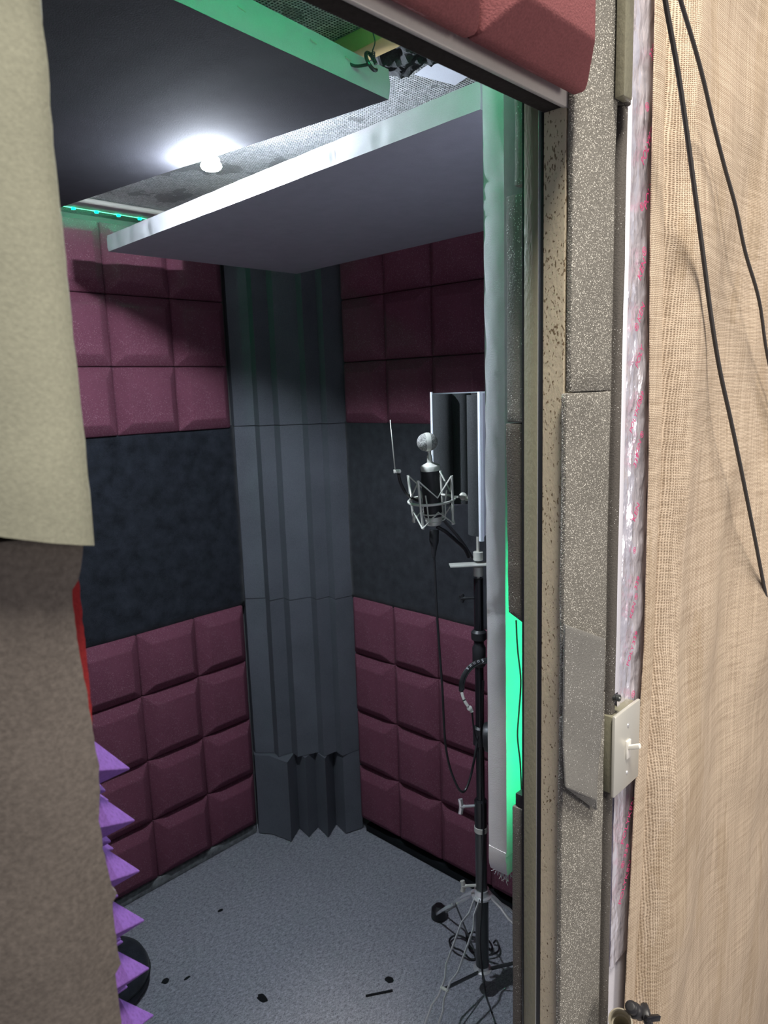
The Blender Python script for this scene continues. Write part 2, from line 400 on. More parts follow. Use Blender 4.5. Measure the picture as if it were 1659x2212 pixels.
# ------------------------------------------------------------------ fabric covered panels
def fabric_panel(label, c4, off, name, seed, dents=(), face_mat='black_fabric', sag=.004, nu=60, nv=24):
    """c4: the dark face, off: vector to the back"""
    c = [Vector(p) for p in c4]; off = Vector(off); o0 = c[0]
    root = thing(name, o0, label, 'acoustic panel')
    nrm = off.normalized()
    def P(u, v): return (c[0]*(1-u)+c[1]*u)*(1-v)+(c[3]*(1-u)+c[2]*u)*v
    def face(u, v):
        e = min(u, 1-u, v, 1-v); p = P(u, v)
        k = min(1, e/.04)
        return p-nrm*(sag*k*(.6+(.5 if sag > 0 else .1)*nz(p.x, p.y, p.z+seed, 3))+(.0012 if sag > 0 else .0002)*nz(p.x, p.y, p.z, 18)*k)
    MB().grid(face, nu, nv).build('fabric_face', M[face_mat], root, smooth=60)
    # wrapped edge: a strip round the rim, slightly rounded, plus the back
    cen = (c[0]+c[1]+c[2]+c[3])/4
    rim = []
    for a, b in ((0, 1), (1, 2), (2, 3), (3, 0)):
        L = (c[b]-c[a]).length; n = max(8, int(L/.012))
        for i in range(n): rim.append((c[a].lerp(c[b], i/n), a, L*i/n))
    lv = [0, .08, .25, .5, .75, .92, 1]
    vs = []
    for p, a, l in rim:
        out = (p-cen); out -= nrm*out.dot(nrm); out.normalize()
        for t in lv:
            bul = .0025*math.sin(pi*t)
            w = .0018*nz(p.x*1.5, p.y*1.5, p.z*1.5+t*.3+seed, 14)
            d = 0
            for (da, dl, dd) in dents:
                if da == a: d += dd*math.exp(-((l-dl+.006*(t-.5))/.006)**2)*(0.4+.6*math.cos(pi*(t-.5)))
            vs.append(p+off*t+out*(bul+w-d))
    n = len(rim); k = len(lv)
    fs = [(i*k+j, i*k+j+1, ((i+1) % n)*k+j+1, ((i+1) % n)*k+j) for i in range(n) for j in range(k-1)]
    m = MB().add(vs, fs); m.build('edge_wrap', M['muslin'], root, smooth=50)
    m = MB(); m.add([p+off*.99 for p, a, l in rim], [tuple(range(n))]); m.build('back_cloth', M['muslin'], root)
    return root
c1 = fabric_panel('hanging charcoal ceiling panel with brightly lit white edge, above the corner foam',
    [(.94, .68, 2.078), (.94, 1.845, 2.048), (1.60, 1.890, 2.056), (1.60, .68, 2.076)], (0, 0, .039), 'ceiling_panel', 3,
    dents=[(0, .20, .005), (0, .31, .006), (0, .62, .003), (0, .96, .004), (0, 1.05, .003), (0, 1.12, .003), (0, .42, .003)])
MB().box(1.52, 1.58, .78, 1.84, 2.088, 2.135).build('light_block_rail', M['wood'], c1, bevel=.003)  # added unseen rail, keeps lamp light off the top of the corner foam
MB().box(1.17, 1.52, 1.77, 1.83, 2.092, 2.135).build('light_block_rail', M['wood'], c1, bevel=.003)  # second added rail, blocks the lamp over the panel's far edge
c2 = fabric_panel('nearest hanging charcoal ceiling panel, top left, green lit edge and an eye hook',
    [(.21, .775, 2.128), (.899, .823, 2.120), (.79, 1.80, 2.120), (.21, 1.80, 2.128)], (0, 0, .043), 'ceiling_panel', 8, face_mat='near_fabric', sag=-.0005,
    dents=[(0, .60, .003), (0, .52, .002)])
pv = fabric_panel('tall upright fabric panel with pale narrow edge, beside the doorway inside the booth',
    [(.925, .665, .905), (1.50, .665, .905), (1.50, .665, 2.13), (.925, .665, 2.13)], (0, -.036, 0), 'gobo_panel', 5,
    dents=[(3, l, dd) for l, dd in ((.11, .002), (.135, .004), (.155, .005), (.175, .003), (.20, .004), (.22, .002), (.80, .004), (.815, .002))])
# frayed bottom corner
m = MB(); m.prism([(.923, .630), (.96, .630), (.96, .664), (.923, .664)], .868, .912, rows=4, fn=lambda p, i: p+Vector((.10*(.912-p.z)+.004*nz(p.x, p.y, p.z, 60), -.0 if i > 1 else .15*(.912-p.z)*0, 0)))
m.build('wrapped_corner', M['muslin'], pv, smooth=50)
m = MB()
for i in range(38):
    x, y = .936+random.random()*.012, .632+random.random()*.030
    p = Vector((x, y, .872)); pts = [p]
    d = Vector((random.uniform(-.4, .3), random.uniform(-.3, .6), -1)).normalized()
    for k in range(5):
        p = p+d*random.uniform(.003, .0065); d = (d+Vector((random.uniform(-.5, .5), random.uniform(-.5, .5), random.uniform(-.4, .3)))).normalized(); pts.append(p)
    m.tube(pts, .00045, 4)
tag(m.build('frayed_threads', M['muslin'], pv), kind='stuff')
# staples and eye hook of the near ceiling panel
for l in (.40, .525, .595):
    p = Vector((.21, .775, 2.128)).lerp(Vector((.899, .823, 2.120)), l/.69)
    MB().obox((p.x, p.y-.0035, p.z+.024+random.uniform(-.004, .004)), (.006, .0004, -.0012), (0, .0008, 0), (0, 0, .0007)).build('staple', M['steel'], c2)
hk = MB()
ec = Vector((0.8334, 0.7950, 2.1477))
ea = Vector((1, .15, 0)).normalized(); eb = Vector((-.05, .35, 1)).normalized()
ring = [ec+ea*.0115*math.cos(t)+eb*.0130*math.sin(t) for t in [i*2*pi/20 for i in range(18)]]
hk.tube(smoothpath([ec+Vector((-.030, .030, .004)), ec+Vector((-.018, .016, -.006)), ring[12]], 5), .0022, 8)
hk.tube(ring, .0028, 8)
hk.build('eye_hook', M['darkmetal'], c2)
wr2 = MB().tube(smoothpath([ec+Vector((0.004, 0, .004)), ec+Vector((.003, 0, .014)), ec+Vector((.007, -.002, .028)), ec+Vector((.004, 0, .045)), ec+Vector((.008, .002, 2.219-ec.z))], 6), .0009, 6)
for k in range(4): wr2.tube([ec+Vector((.004+.003*math.cos(a), .003*math.sin(a), .004+.002*k+.0006*a)) for a in [j*pi/4 for j in range(9)]], .0008, 5)
wr2.build('hanging_wire', M['darkmetal'], c2)

# ------------------------------------------------------------------ ceiling fittings
pk = thing('puck_light', (.862, 1.254, 2.110), 'glowing white puck lamp between the two hanging ceiling panels', 'lamp')
MB().lathe((.862, 1.254, 2.102), (0, 0, 1), [(0, .006), (.001, .013), (.004, .0180), (.008, .0200), (.012, .0190), (.014, .0165)], 32).build('diffuser', M['lamp'], pk)
MB().lathe((.862, 1.254, 2.1175), (0, 0, 1), [(0, .017), (.006, .017), (.008, .012)], 24).build('housing', M['white'], pk)

def led_strip(label, p0, p1, n, nrm, name='led_strip'):
    p0, p1, nrm = Vector(p0), Vector(p1), Vector(nrm).normalized()
    root = thing(name, p0, label, 'LED strip'); d = (p1-p0); L = d.length; d.normalize(); w = nrm.cross(d)
    MB().obox((p0+p1)/2, d*L/2, w*.0075, nrm*.0008).build('tape', M['green_tape'], root)
    me = MB().obox((0, 0, 0), d*.0038, w*.0032, nrm*.0028).mesh('led', M['green_led'], smooth=0)
    for i in range(n):
        o = bpy.data.objects.new('led', me); COL.objects.link(o); o.parent = root
        o.location = (p0+d*L*(i+.5)/n+nrm*.0036)-p0
    return root
led_strip('green LED strip along the ceiling over the far left wall', (.215, 2.142, 2.2185), (1.235, 2.142, 2.2185), 15, (0, 0, -1))
led_strip('green LED strip at the top of the doorway wall inside the booth', (.24, .5635, 2.165), (.86, .5635, 2.165), 10, (0, 1, 0))
led_strip('green LED strip standing upright behind the tall fabric panel', (.962, .5635, .98), (.962, .5635, 1.42), 9, (0, 1, 0))
tag(MB().box(.20, 1.79, 2.055, 2.130, 2.214, 2.2195).build('ceiling_band', M['muslin'], bevel=.0008), 'flat grey metal band on the ceiling beside the LED strip', 'metal band')
tag(MB().tube([(.20, 2.026, 2.2115), (1.79, 2.026, 2.2115)], .0075, 12).build('conduit', M['steel']), 'thin metal rod on the ceiling in front of the grey band', 'rod')
tag(MB().box(.865, .905, .60, 1.02, 2.190, 2.219).build('wooden_batten', M['wood'], bevel=.002), 'yellow wooden batten on the ceiling behind the door header', 'batten')
def crumple(u, v):
    x = .965+.105*(u-.5); y = .80+.26*(v-.5); e = min(u, 1-u, v, 1-v)
    return (x+.008*nz(x, y, 0, 30), y, 2.216-min(1, e*6)*(.018+.018*nz(x, y, 2, 28)+.012*nz(x, y, 7, 70)))
tag(MB().grid(crumple, 40, 50).build('crumpled_membrane', M['foamblack'], smooth=20), 'crumpled black membrane on the ceiling beside the wooden batten', 'membrane')
def patchf(u, v): return (1.02+.09*u+.03*v, .80+.10*v-.02*u, 2.2175+.0012*nz(u, v, 1, 12))
tag(MB().grid(patchf, 12, 12).build('tape_patch', M['almu']), 'pale grey tape patch on the woven ceiling beside the eye hook', 'tape')

# ------------------------------------------------------------------ left door jamb
def zlerp(tab, z):
    if z >= tab[0][0]: return tab[0][1]
    for (a, xa), (b, xb) in zip(tab, tab[1:]):
        if b <= z <= a: return xa+(xb-xa)*(a-z)/(a-b)
    return tab[-1][1]
pf = [(-.30, .60), (-.02, .600), (.06, .560), (.10, .525), (.135, .494), (.160, .478), (.185, .472), (.205, .477), (.219, .488), (.2250, .503), (.2270, .520), (.2265, .570), (.2, .580), (.16, .540), (-.02, .64), (-.30, .640)]
tag(MB().prism(pf, 1.581, 2.40, rows=70, fn=lambda p, i: p+(Vector((.0022*nz(p.z, i, 0, 22)+.0012*nz(p.z, i, 3, 70), .002*nz(p.z, p.x, 1, 15), .002*math.sin(p.x*20) if p.z < 1.6 else 0)) if 2 < i < 12 else Vector())+Vector((0, 0, .022*(.22-p.x)/.085*max(0, (1.70-p.z)/.119)))).build('jamb_foam', M['tan_foam'], smooth=60),
    'pale cream foam sheet wrapped round the left door jamb, upper left', 'foam sheet')
TP = [(0.2172, 0.5000, 1.5777), (0.2172, 0.5000, 1.5744), (0.2131, 0.5000, 1.5602), (0.2108, 0.5000, 1.5530), (0.2061, 0.5000, 1.5520), (0.2063, 0.5000, 1.5066), (0.2092, 0.5000, 1.4756), (0.2101, 0.5000, 1.4505), (0.2123, 0.5000, 1.4131), (0.2119, 0.5000, 1.4052), (0.2083, 0.5000, 1.3734), (0.2100, 0.5000, 1.3400), (0.2129, 0.5000, 1.3130), (0.2164, 0.5000, 1.3078), (0.2117, 0.5000, 1.3050), (0.2118, 0.5000, 1.2642), (0.2134, 0.5000, 1.2490), (0.2083, 0.5000, 1.2475), (0.2092, 0.5000, 1.1978), (0.2073, 0.5000, 1.1623)]
tab = [(1.60, TP[0][0])]+[(p[2], p[0]) for p in TP]
pl = [(-.30, .590), (.0, .580), (.08, .545), (.135, .508), (.180, .495), (1, .499), (1, .506), (.190, .512), (.14, .530), (.0, .600), (-.30, .605)]
def fl(p, i):
    if i in (5, 6):
        x = zlerp(tab, p.z)+.0012*nz(p.z, 1, 4, 90)
        return Vector((x-(.0015 if i == 5 else 0), p.y, p.z))
    if 0 < i < 5: return p+Vector((0, .002*nz(p.x, 3, p.z, 12), 0))
    return p
tag(MB().prism(pl, .3, 1.590, rows=220, fn=fl).build('jamb_foam', M['brown_foam'], smooth=60),
    'brown grey foam sheet with torn edge on the left door jamb, lower left', 'foam sheet')
tag(MB().prism([(.198, .514), (.2165, .514), (.2185, .523), (.2185, .535), (.198, .535)], 1.44, 1.552, rows=60, fn=lambda p, i: p+Vector(((.0012*nz(p.z, i, 2, 120)-(.002*max(0, (1.47-p.z)/.07)) if i in (1, 2, 3) else 0), 0, 0))).build('foam_offcut', M['red'], smooth=40),
    'narrow red foam strip peeping out behind the brown jamb foam', 'foam strip')
# the jamb itself
struct('trim_3', MB().box(.198, .206, .52, .60, 0, 2.03), M['beige'], bevel=.001)

# purple pyramid foam
pp = thing('pyramid_foam', (.206, .612, .16), 'purple pyramid foam sheet beside the left door jamb', 'foam panel')
MB().box(.2, .247, .612, .612+.055*5, .165, 1.352).build('backing', M['purple'], pp, bevel=.002)
hd = .0365
pm = MB().add([(0, -hd, 0), (0, 0, -hd), (0, hd, 0), (0, 0, hd), (.055, 0, -.034), (-.002, -hd, 0), (-.002, 0, -hd), (-.002, hd, 0), (-.002, 0, hd)],
    [(0, 1, 4), (1, 2, 4), (2, 3, 4), (3, 0, 4), (5, 6, 1, 0), (6, 7, 2, 1), (7, 8, 3, 2), (8, 5, 0, 3), (8, 7, 6, 5)]).mesh('foam_pyramid', M['purple'], smooth=20, bevel=.0012)
for j in range(8):
    for i in range(21):
        o = bpy.data.objects.new('foam_pyramid', pm); COL.objects.link(o); o.parent = pp
        o.location = (.247-.206, .612+.0285+.0275*j-.612, 1.323-.055*i-.16+.034-(.0275 if j % 2 else 0)); o.scale = (.74 if j % 2 else 1, 1, 1)

# ------------------------------------------------------------------ right jamb: grey foam linings inside the booth
def lining(label, x0, x1, y0, y1, z0, z1, mat='grey_foam', slant=0.0, slanty=0.0):
    def fn(p, i):
        q = Vector(p)
        if q.z < z0+1e-4: q.z += slant*(q.y-y0)/(y1-y0)
        q += Vector((.0012*nz(q.y, q.z, 1, 40), .0010*nz(q.x, q.z, 4, 30), 0))
        if q.y > (y0+y1)/2: q.y += slanty*(q.z-z0)/(z1-z0)
        return q
    return tag(MB().prism([(x0, y0), (x1, y0), (x1, y1), (x0, y1)], z0, z1, rows=20, fn=fn).build('foam_lining', M[mat], bevel=.002, smooth=40), label, 'foam strip')
lining('small dark grey foam strip at the top right of the doorway, beside the door stop', .873, .93, .5635, .577, 1.940, 2.11)
lining('tall grey foam strip between door stop and fabric panel, above the microphone level', .873, .935, .5635, .5905, 1.628, 1.930)
lining('dark grey foam strip between door stop and fabric panel, over the green glow', .873, .935, .5635, .5890, 1.337, 1.626, 'dark_foam', slant=0.012, slanty=.004)
lining('low grey foam strip between door stop and carpet, under the green glow', .873, .940, .5635, .5840, 0.002, 1.040, 'dark_foam')
tag(MB().tube(smoothpath([(0.8950, 0.5898, 1.3308), (0.8950, 0.5874, 1.2877), (0.8950, 0.5817, 1.2375), (0.8950, 0.5851, 1.1842), (0.8950, 0.5876, 1.1455), (0.8950, 0.5826, 1.1011), (0.8950, 0.5801, 1.0476), (0.8950, 0.5793, 1.0164)], 6), .0013, 6).build('thin_cable', M['cable']), 'thin brown cable hanging in the green glow beside the door stop', 'cable')
jb = tag(MB().box(.876, .892, .566, .579, 1.041, 1.062).build('terminal_block', M['blackplastic'], bevel=.001), 'small connector box at the bottom of the green glow', 'connector')

# ------------------------------------------------------------------ right jamb outside: foam strips
def fstrip(label, name, poly, z0, z1, mat, wob=.0015, rows=30, fn2=None):
    def fn(p, i):
        q = p+Vector((wob*nz(p.x*2, i, p.z, 9), wob*nz(p.x, i, p.z, 14), 0))
        return fn2(q, i) if fn2 else q
    return tag(MB().prism(poly, z0, z1, rows=rows, fn=fn).build(name, M[mat], bevel=.0015, smooth=40), label, 'foam strip')
fq = [(.872, .4895), (.93, .4865), (.965, .4865), (.982, .488), (.984, .4975), (.872, .4975)]
fp = [(.861, .4895), (.93, .4865), (.965, .4865), (.982, .488), (.984, .4975), (.861, .4975)]
fstrip('upper sparkling grey foam strip beside the metal door frame, above the thin seam', 'frame_foam', fq, 1.668, 2.60, 'glint_foam')
fstrip('sparkling grey foam strip beside the door frame, thin seam down to light switch', 'frame_foam', fp, 1.22, 1.6665, 'glint_foam')
fstrip('lowest sparkling grey foam strip beside the metal door frame', 'frame_foam', fp, .0, 1.216, 'glint_foam')
ov = [(.850, .4815), (.88, .478), (.93, .478), (.964, .4805), (.966, .4855), (.850, .4855)]
fstrip('peeling grey foam patch over the frame foam, left of the light switch', 'foam_patch', ov, 1.045, 1.306, 'grey_foam', fn2=lambda q, i: q+Vector((-.026*max(0, (1.19-q.z)/.14)*(1 if i in (3, 4) else .0), -.004*max(0, (1.12-q.z)/.06), (.965-q.x)/.11*(.072*(1.306-q.z)/.261+.050*(q.z-1.045)/.261))))
# round foam edge beside it
tb = [(.986, .4990), (.9955, .4985)]+[(.996+.0085*(1-math.cos(a)), .493-.009*math.sin(a)) for a in [pi*k/8 for k in range(9)]]+[(1.0132, .5035), (.986, .5035)]
fstrip('rounded dark grey foam edging between the sparkling foam and the white trim', 'edging_foam', tb, .0, 2.045, 'dark_foam')
fstrip('upper stub of rounded olive foam edging right of the header foam', 'edging_foam', [(x, y-.004) for x, y in tb], 2.047, 2.60, 'dark_foam')
tag(MB().box(.966, .990, .4700, .4835, 2.045, 2.50).build('edge_strip', M['olive'], bevel=.002), 'short olive strip over the foam edging at the top of the door frame', 'strip')
# white trim
struct('trim_4', MB().box(1.012, 1.125, .499, .5049, 0, 2.06), M['whiteboard'], bevel=.002)
struct('trim_5', MB().box(1.0140, 1.0305, .4880, .4989, 1.20, 2.065), M['whiteboard'], bevel=.0025)

# foil insulation tape
fo = thing('foil_tape', (1.10, .497, 1.0), 'crumpled silver foil tape with magenta print beside the burlap', 'foil tape')
def foilf(u, v):
    z = .70+1.75*v; x = 1.032+.12*u
    k = .0045*nz(x*2.2, 0, z*.6, 16)+.003*nz(x*1.6, 3, z*.6, 42)+.0012*abs(nz(x, 5, z, 90))
    if z < 1.15: k *= .4
    return (x, .4945-abs(k)*1.2+.004*(1-v)*0, z)
MB().grid(foilf, 26, 420).build('foil', M['foil'], fo, smooth=24)
for i, (px_, pz_, body, sz) in enumerate(((1.105, 2.135, '339', .016), (1.092, 2.06, '\u00ae', .016), (1.100, 2.015, 'POLYKEN', .017), (1.105, 1.945, 'POLY', .019), (1.083, 1.925, '\u00ae', .016),
        (1.095, 1.865, '\u00ae', .018), (1.088, 1.84, 'KEN', .018), (1.085, 1.772, '\u00ae KEN', .016), (1.088, 1.715, 'POLY', .015), (1.098, 1.655, '339', .013), (1.08, 1.63, 'POLYKEN', .014), (1.095, 1.585, 'KEN \u00ae', .014), (1.086, 1.56, '339', .015),
        (1.09, 1.48, 'KEN', .016), (1.088, 1.42, '\u00ae', .014), (1.10, 1.365, '339', .015), (1.090, 1.33, 'KEN \u00ae', .014), (1.098, 1.275, '339', .015), (1.082, 1.25, 'POLY', .014), (1.097, 1.18, '\u00ae', .016),
        (1.090, .96, 'POLYKEN', .018), (1.082, .90, '\u00ae 339', .016), (1.085, .85, 'POLYKEN', .017))):
    text('print', body, sz, M['print'], fo, frame_from((px_-.020, .4865, pz_), (.52, 0, .85), (0, -1, 0)))

# burlap curtain
xe = [(2.6, 1.075), (2.19, 1.075), (1.89, 1.08), (1.554, 1.098), (1.252, 1.100), (1.02, 1.080), (.85, 1.073), (.592, 1.062), (0, 1.055)]
def burl(u, v):
    z = -.0+2.6*v; x0 = zlerp(xe, z); w = (u**1.25)*1.35; x = x0+w
    hem = .481
    if w < .035: y = hem-.002*math.sin(pi*w/.035)
    else:
        s = min(1, (w-.035)/.05); s = s*s*(3-2*s)
        y = hem-.030*s+.012*math.exp(-((w-.042)/.010)**2)
    d = min(1, w/.12)
    y += d*(.013*nz(x, 0, z*.45, 4.2)+.006*nz(x, 5, z*.6, 11)-.010*math.sin((x-1.1)*13+z*.8))
    y += d*.012*math.exp(-((z-1.25)/.25)**2)*math.sin((x-1.12)*24)
    return (x, min(y, .489), z)
bl = MB().grid(burl, 190, 300).build('burlap_curtain', M['burlap'], smooth=60)
md = bl.modifiers.new('thick', 'SOLIDIFY'); md.thickness = .0018; md.offset = 0
tag(bl, 'woven tan burlap curtain hanging right of the doorway', 'curtain')
cA = [(0.9840, 0.4300, 2.1808), (0.9905, 0.4300, 2.1515), (1.0323, 0.4300, 2.0877), (1.0658, 0.4300, 2.0272), (1.1132, 0.4300, 1.9331), (1.1517, 0.4300, 1.8545), (1.1933, 0.4300, 1.7696), (1.2387, 0.4300, 1.6922), (1.2984, 0.4300, 1.6116), (1.3617, 0.4300, 1.5231), (1.4597, 0.4300, 1.3815), (1.5697, 0.4300, 1.2184), (1.7521, 0.4300, 0.9669)]
cB = [(1.0013, 0.4250, 2.1850), (1.0254, 0.4250, 2.1610), (1.0758, 0.4250, 2.1209), (1.1126, 0.4250, 2.0872), (1.1569, 0.4250, 2.0400), (1.2062, 0.4250, 1.9926), (1.2638, 0.4250, 1.9417), (1.3162, 0.4250, 1.8812), (1.3987, 0.4250, 1.8094), (1.4647, 0.4250, 1.7117), (1.6138, 0.4250, 1.5541)]
tag(MB().tube(smoothpath(cA, 6), .0034, 10).build('hanging_cable', M['cable']), 'thicker dark grey cable hanging across the burlap, left of the pair', 'cable')
tag(MB().tube(smoothpath(cB, 6), .0029, 10).build('hanging_cable', M['cable']), 'thinner dark grey cable hanging across the burlap, right of the pair', 'cable')

# light switch
class MBs(MB):            # light switch is laid out round its own centre, then set on the wall
    def build(s, *a, **k):
        s.v = [(v[0]-.052, v[1], v[2]*.92+.1185) for v in s.v]; return MB.build(s, *a, **k)
sw = thing('light_switch', (1.031, .49, 1.04), 'steel toggle light switch box beside the burlap', 'light switch')
MBs().box(1.044, 1.124, .4795, .4985, 1.008, 1.146).build('box', M['olive'], sw, bevel=.0015)
MBs().box(1.040, 1.128, .4735, .4795, 1.004, 1.150).build('cover_plate', M['steel'], sw, bevel=.0022)
MBs().prism([(1.077, .4705), (1.091, .4705), (1.091, .474), (1.077, .474)], 1.059, 1.092).build('toggle_collar', M['white'], sw, bevel=.001)
MBs().obox((1.084, .4630, 1.083), (.0035, 0, 0), (0, .0100, -.005), (0, .0012, .0036)).build('toggle', M['white'], sw, bevel=.001)
for z in (1.032, 1.119): MBs().lathe((1.084, .4742, z), (0, -1, 0), [(0, .0035), (.001, .0035), (.002, .002)], 14).build('screw', M['chrome'], sw)
tag(MBs().lathe((1.055, .492, 1.176), (.25, -1, 0), [(0, .0045), (.010, .0045), (.011, .0060), (.016, .0060), (.018, .0035)], 12).build('bolt', M['darkmetal']), 'small dark bolt head above the light switch box', 'bolt')

# pipe end and clamp at the bottom right
pe = thing('pipe_end', (0.9586, 0.4400, 0.6842), 'open grey plastic pipe end under the light switch, bottom edge', 'pipe')
pc = Vector((0.9584, 0.4400, 0.6894)); pax = (Vector((0, 0, 1.68))-pc).normalized(); pax = (pax+Vector((0, .1, .35))).normalized()
mm = MB(); mm.lathe(pc-pax*.12, pax, [(0, .0185), (.12, .0185), (.121, .0165), (.118, .0150), (.100, .0150), (.098, .0125), (.05, .0125)], 32); mm.build('tube', M['pipe'], pe)
kn = thing('clamp', (1.0126, 0.4300, 0.6656), 'small black plastic clamp with a lever against the burlap, bottom edge', 'clamp')
ka, kb, kc = Vector((0.9749, 0.4300, 0.7089)), Vector((1.0035, 0.4300, 0.6748)), Vector((1.0125, 0.4200, 0.6679))
MB().lathe(ka+(ka-kb).normalized()*.006, kb-ka, [(0, .006), (.003, .0095), (.010, .0100), (.016, .0085), (.018, .011), (.026, .012), (.034, .009), (.055, .008)], 20).build('body', M['blackplastic'], kn, bevel=.0006)
MB().lathe(kc+Vector((-.003, .006, 0)), (.45, -.7, .25), [(0, .010), (.002, .0185), (.007, .0200), (.012, .0185), (.013, .015)], 28).build('knob', M['blackplastic'], kn)
MB().obox(kc+Vector((-.004, -.010, .010)), (.012, -.006, -.004), (.001, .003, 0), (.002, 0, .0035)).build('lever', M['blackgloss'], kn, bevel=.001)

# ------------------------------------------------------------------ microphone stand
PX, PY = 1.46, 1.075
st = thing('microphone_stand', (PX, PY, 0), 'black and chrome tripod stand carrying the microphone and filter', 'microphone stand')
def vert(z0, z1, r, name, mat, prof=None, seg=20):
    MB().lathe((PX, PY, z0), (0, 0, 1), prof or [(0, r*.9), (.001, r), (z1-z0-.001, r), (z1-z0, r*.9)], seg).build(name, M[mat], st)
vert(1.262, 1.425, .0042, 'threaded_rod', 'steel')
vert(1.428, 1.448, .010, 'locking_knob', 'nickel')
vert(1.246, 1.268, .0125, 'upper_nut', 'nickel')
vert(1.205, 1.230, .0125, 'lower_nut', 'nickel')
vert(1.145, 1.205, .0040, 'spindle', 'white')
MB().obox((PX+.01, PY-.02, 1.2375), (.069, -.065, .0), (.012, .012, 0), (0, 0, .0022)).build('mounting_bar', M['nickel'], st, bevel=.001)
vert(1.055, 1.200, .0125, 'upper_tube', 'blackgloss')
vert(1.035, 1.063, .0200, 'clutch', 'blackplastic', [(0, .016), (.004, .020), (.022, .020), (.028, .014)])
vert(.965, 1.030, .0165, 'clutch_grip', 'blackplastic', [(0, .014), (.005, .0175), (.05, .0175), (.058, .013), (.065, .0125)])
vert(.56, .97, .0115, 'middle_tube', 'blackgloss')
vert(.745, .80, .0185, 'sleeve', 'blackplastic', [(0, .013), (.004, .0185), (.050, .0185), (.055, .013)])
vert(.505, .592, .0170, 'height_collar', 'blackgloss', [(0, .0165), (.030, .0175), (.082, .0175), (.087, .0135)])
vert(.496, .512, .0182, 'collar_band', 'steel')
vert(.30, .505, .0160, 'lower_tube', 'darkmetal')
vert(.085, .31, .0185, 'leg_tube', 'darkmetal')
vert(.300, .325, .027, 'hub', 'chrome', [(0, .020), (.002, .0285), (.007, .0285), (.009, .021), (.025, .020)])
vert(.070, .090, .024, 'lower_hub', 'chrome', [(0, .015), (.003, .026), (.008, .026), (.011, .019), (.02, .0185)])
toC = Vector((-.72, .69, 0))            # towards the left of the view
def wing(z, name, size=.014, dist=.050, mat='chrome', nub=True):
    b = Vector((PX, PY, z))
    m = MB(); m.tube([b+toC*.012, b+toC*(dist-.008)], .0038, 10)
    c = b+toC*dist
    m.lathe(c-toC*.008, toC, [(0, .0055), (.012, .0045)], 12)
    for s in (1, -1): m.tube(smoothpath([c, c+Vector((0, 0, s*size*.6))+toC*.001, c+Vector((0, 0, s*size*1.25))+toC*.003], 5), ((.0040, .0065)), 10, flat=(0.69, .72, 0))
    m.build(name, M[mat], st)
wing(.572, 'wing_bolt', .017, .052)
wing(.335, 'wing_bolt', .013, .050, 'steel')
wing(1.148, 'wing_screw', .008, .042, 'blackplastic')
hub_z, foot_r = .308, .315
for ang, brt in ((184, 1), (62, 1), (302, 0)):
    a = math.radians(ang); d = Vector((math.cos(a), math.sin(a), 0)); w = Vector((-d.y, d.x, 0))
    def LP(t, o): return Vector((PX, PY, 0))+d*(.022+(foot_r-.022)*t)+w*o+Vector((0, 0, hub_z*(1-t)+.012*t))
    m = MB()
    for s in (1, -1):
        sh = [(0, .0075), (.10, .0075), (.17, .019), (.43, .019), (.50, .0085), (.60, .0085), (.66, .017), (.93, .017), (1.0, .009)]
        m.tube([LP(t, s*o) for t, o in sh], ((.0026, .0045)), 8, flat=w)
    leg = m.build('leg', M['chrome'], st)
    MB().tube([LP(.96, 0), LP(1.03, 0)], .013, 12).build('rubber_foot', M['rubber'], leg) if False else None
    f0 = LP(1.0, 0)
    MB().lathe((f0.x, f0.y, .001), (0, 0, 1), [(0, .022), (.004, .026), (.032, .024), (.044, .013)], 20).build('rubber_foot', M['rubber'], leg)
    b0 = Vector((PX, PY, .080))+d*.024; b1 = LP(.55, 0)
    MB().tube([b0, b1], ((.0015, .006)), 8, flat=w).build('brace', M['darkmetal'], leg)
    MB().lathe(LP(.55, -.011), w, [(0, .004), (.022, .004)], 10).build('rivet', M['nickel'], leg)
# cable clipped down the pole
tag(MB().tube(smoothpath([(1.3600, 0.9899, 0.9798), (1.3363, 0.9798, 0.8370), (1.3238, 0.9658, 0.6662), (1.3285, 0.9734, 0.5367), (1.3325, 0.9807, 0.4034), (1.3377, 0.9915, 0.2897), (1.3309, 0.9816, 0.2199), (1.3139, 0.9570, 0.1663), (1.4208, 1.0169, 0.0040), (1.3786, 0.9665, 0.0040), (1.3082, 0.9052, 0.0040)], 7), .0028, 8).build('stand_cable', M['rubber']), 'black cable running down the stand pole onto the carpet', 'cable')

# ------------------------------------------------------------------ reflection filter
rf = thing('reflection_filter', (1.46, 1.05, 1.37), 'curved reflection filter with white edges and black ribbed foam behind the microphone', 'acoustic shield')
pts = smoothpath([(1.447, 1.208, 0), (1.530, 1.190, 0), (1.605, 1.120, 0), (1.600, 1.030, 0), (1.500, .975, 0), (1.350, .945, 0), (1.200, .872, 0)], 8)
nrm = []
for i, p in enumerate(pts):
    d = (pts[min(i+1, len(pts)-1)]-pts[max(i-1, 0)]).normalized(); nrm.append(Vector((-d.y, d.x, 0)))
cen = Vector((1.36, 1.09, 0))
nrm = [n if (cen-p).dot(n) > 0 else -n for n, p in zip(nrm, pts)]
z0, z1 = 1.368, 1.665
def shell(pa, pb, z0, z1):
    poly = [(p.x, p.y) for p in pa]+[(p.x, p.y) for p in reversed(pb)]
    return MB().prism(poly, z0, z1)
shell(pts, [p+n*.004 for p, n in zip(pts, nrm)], z0, z1).build('outer_plate', M['almu'], rf)
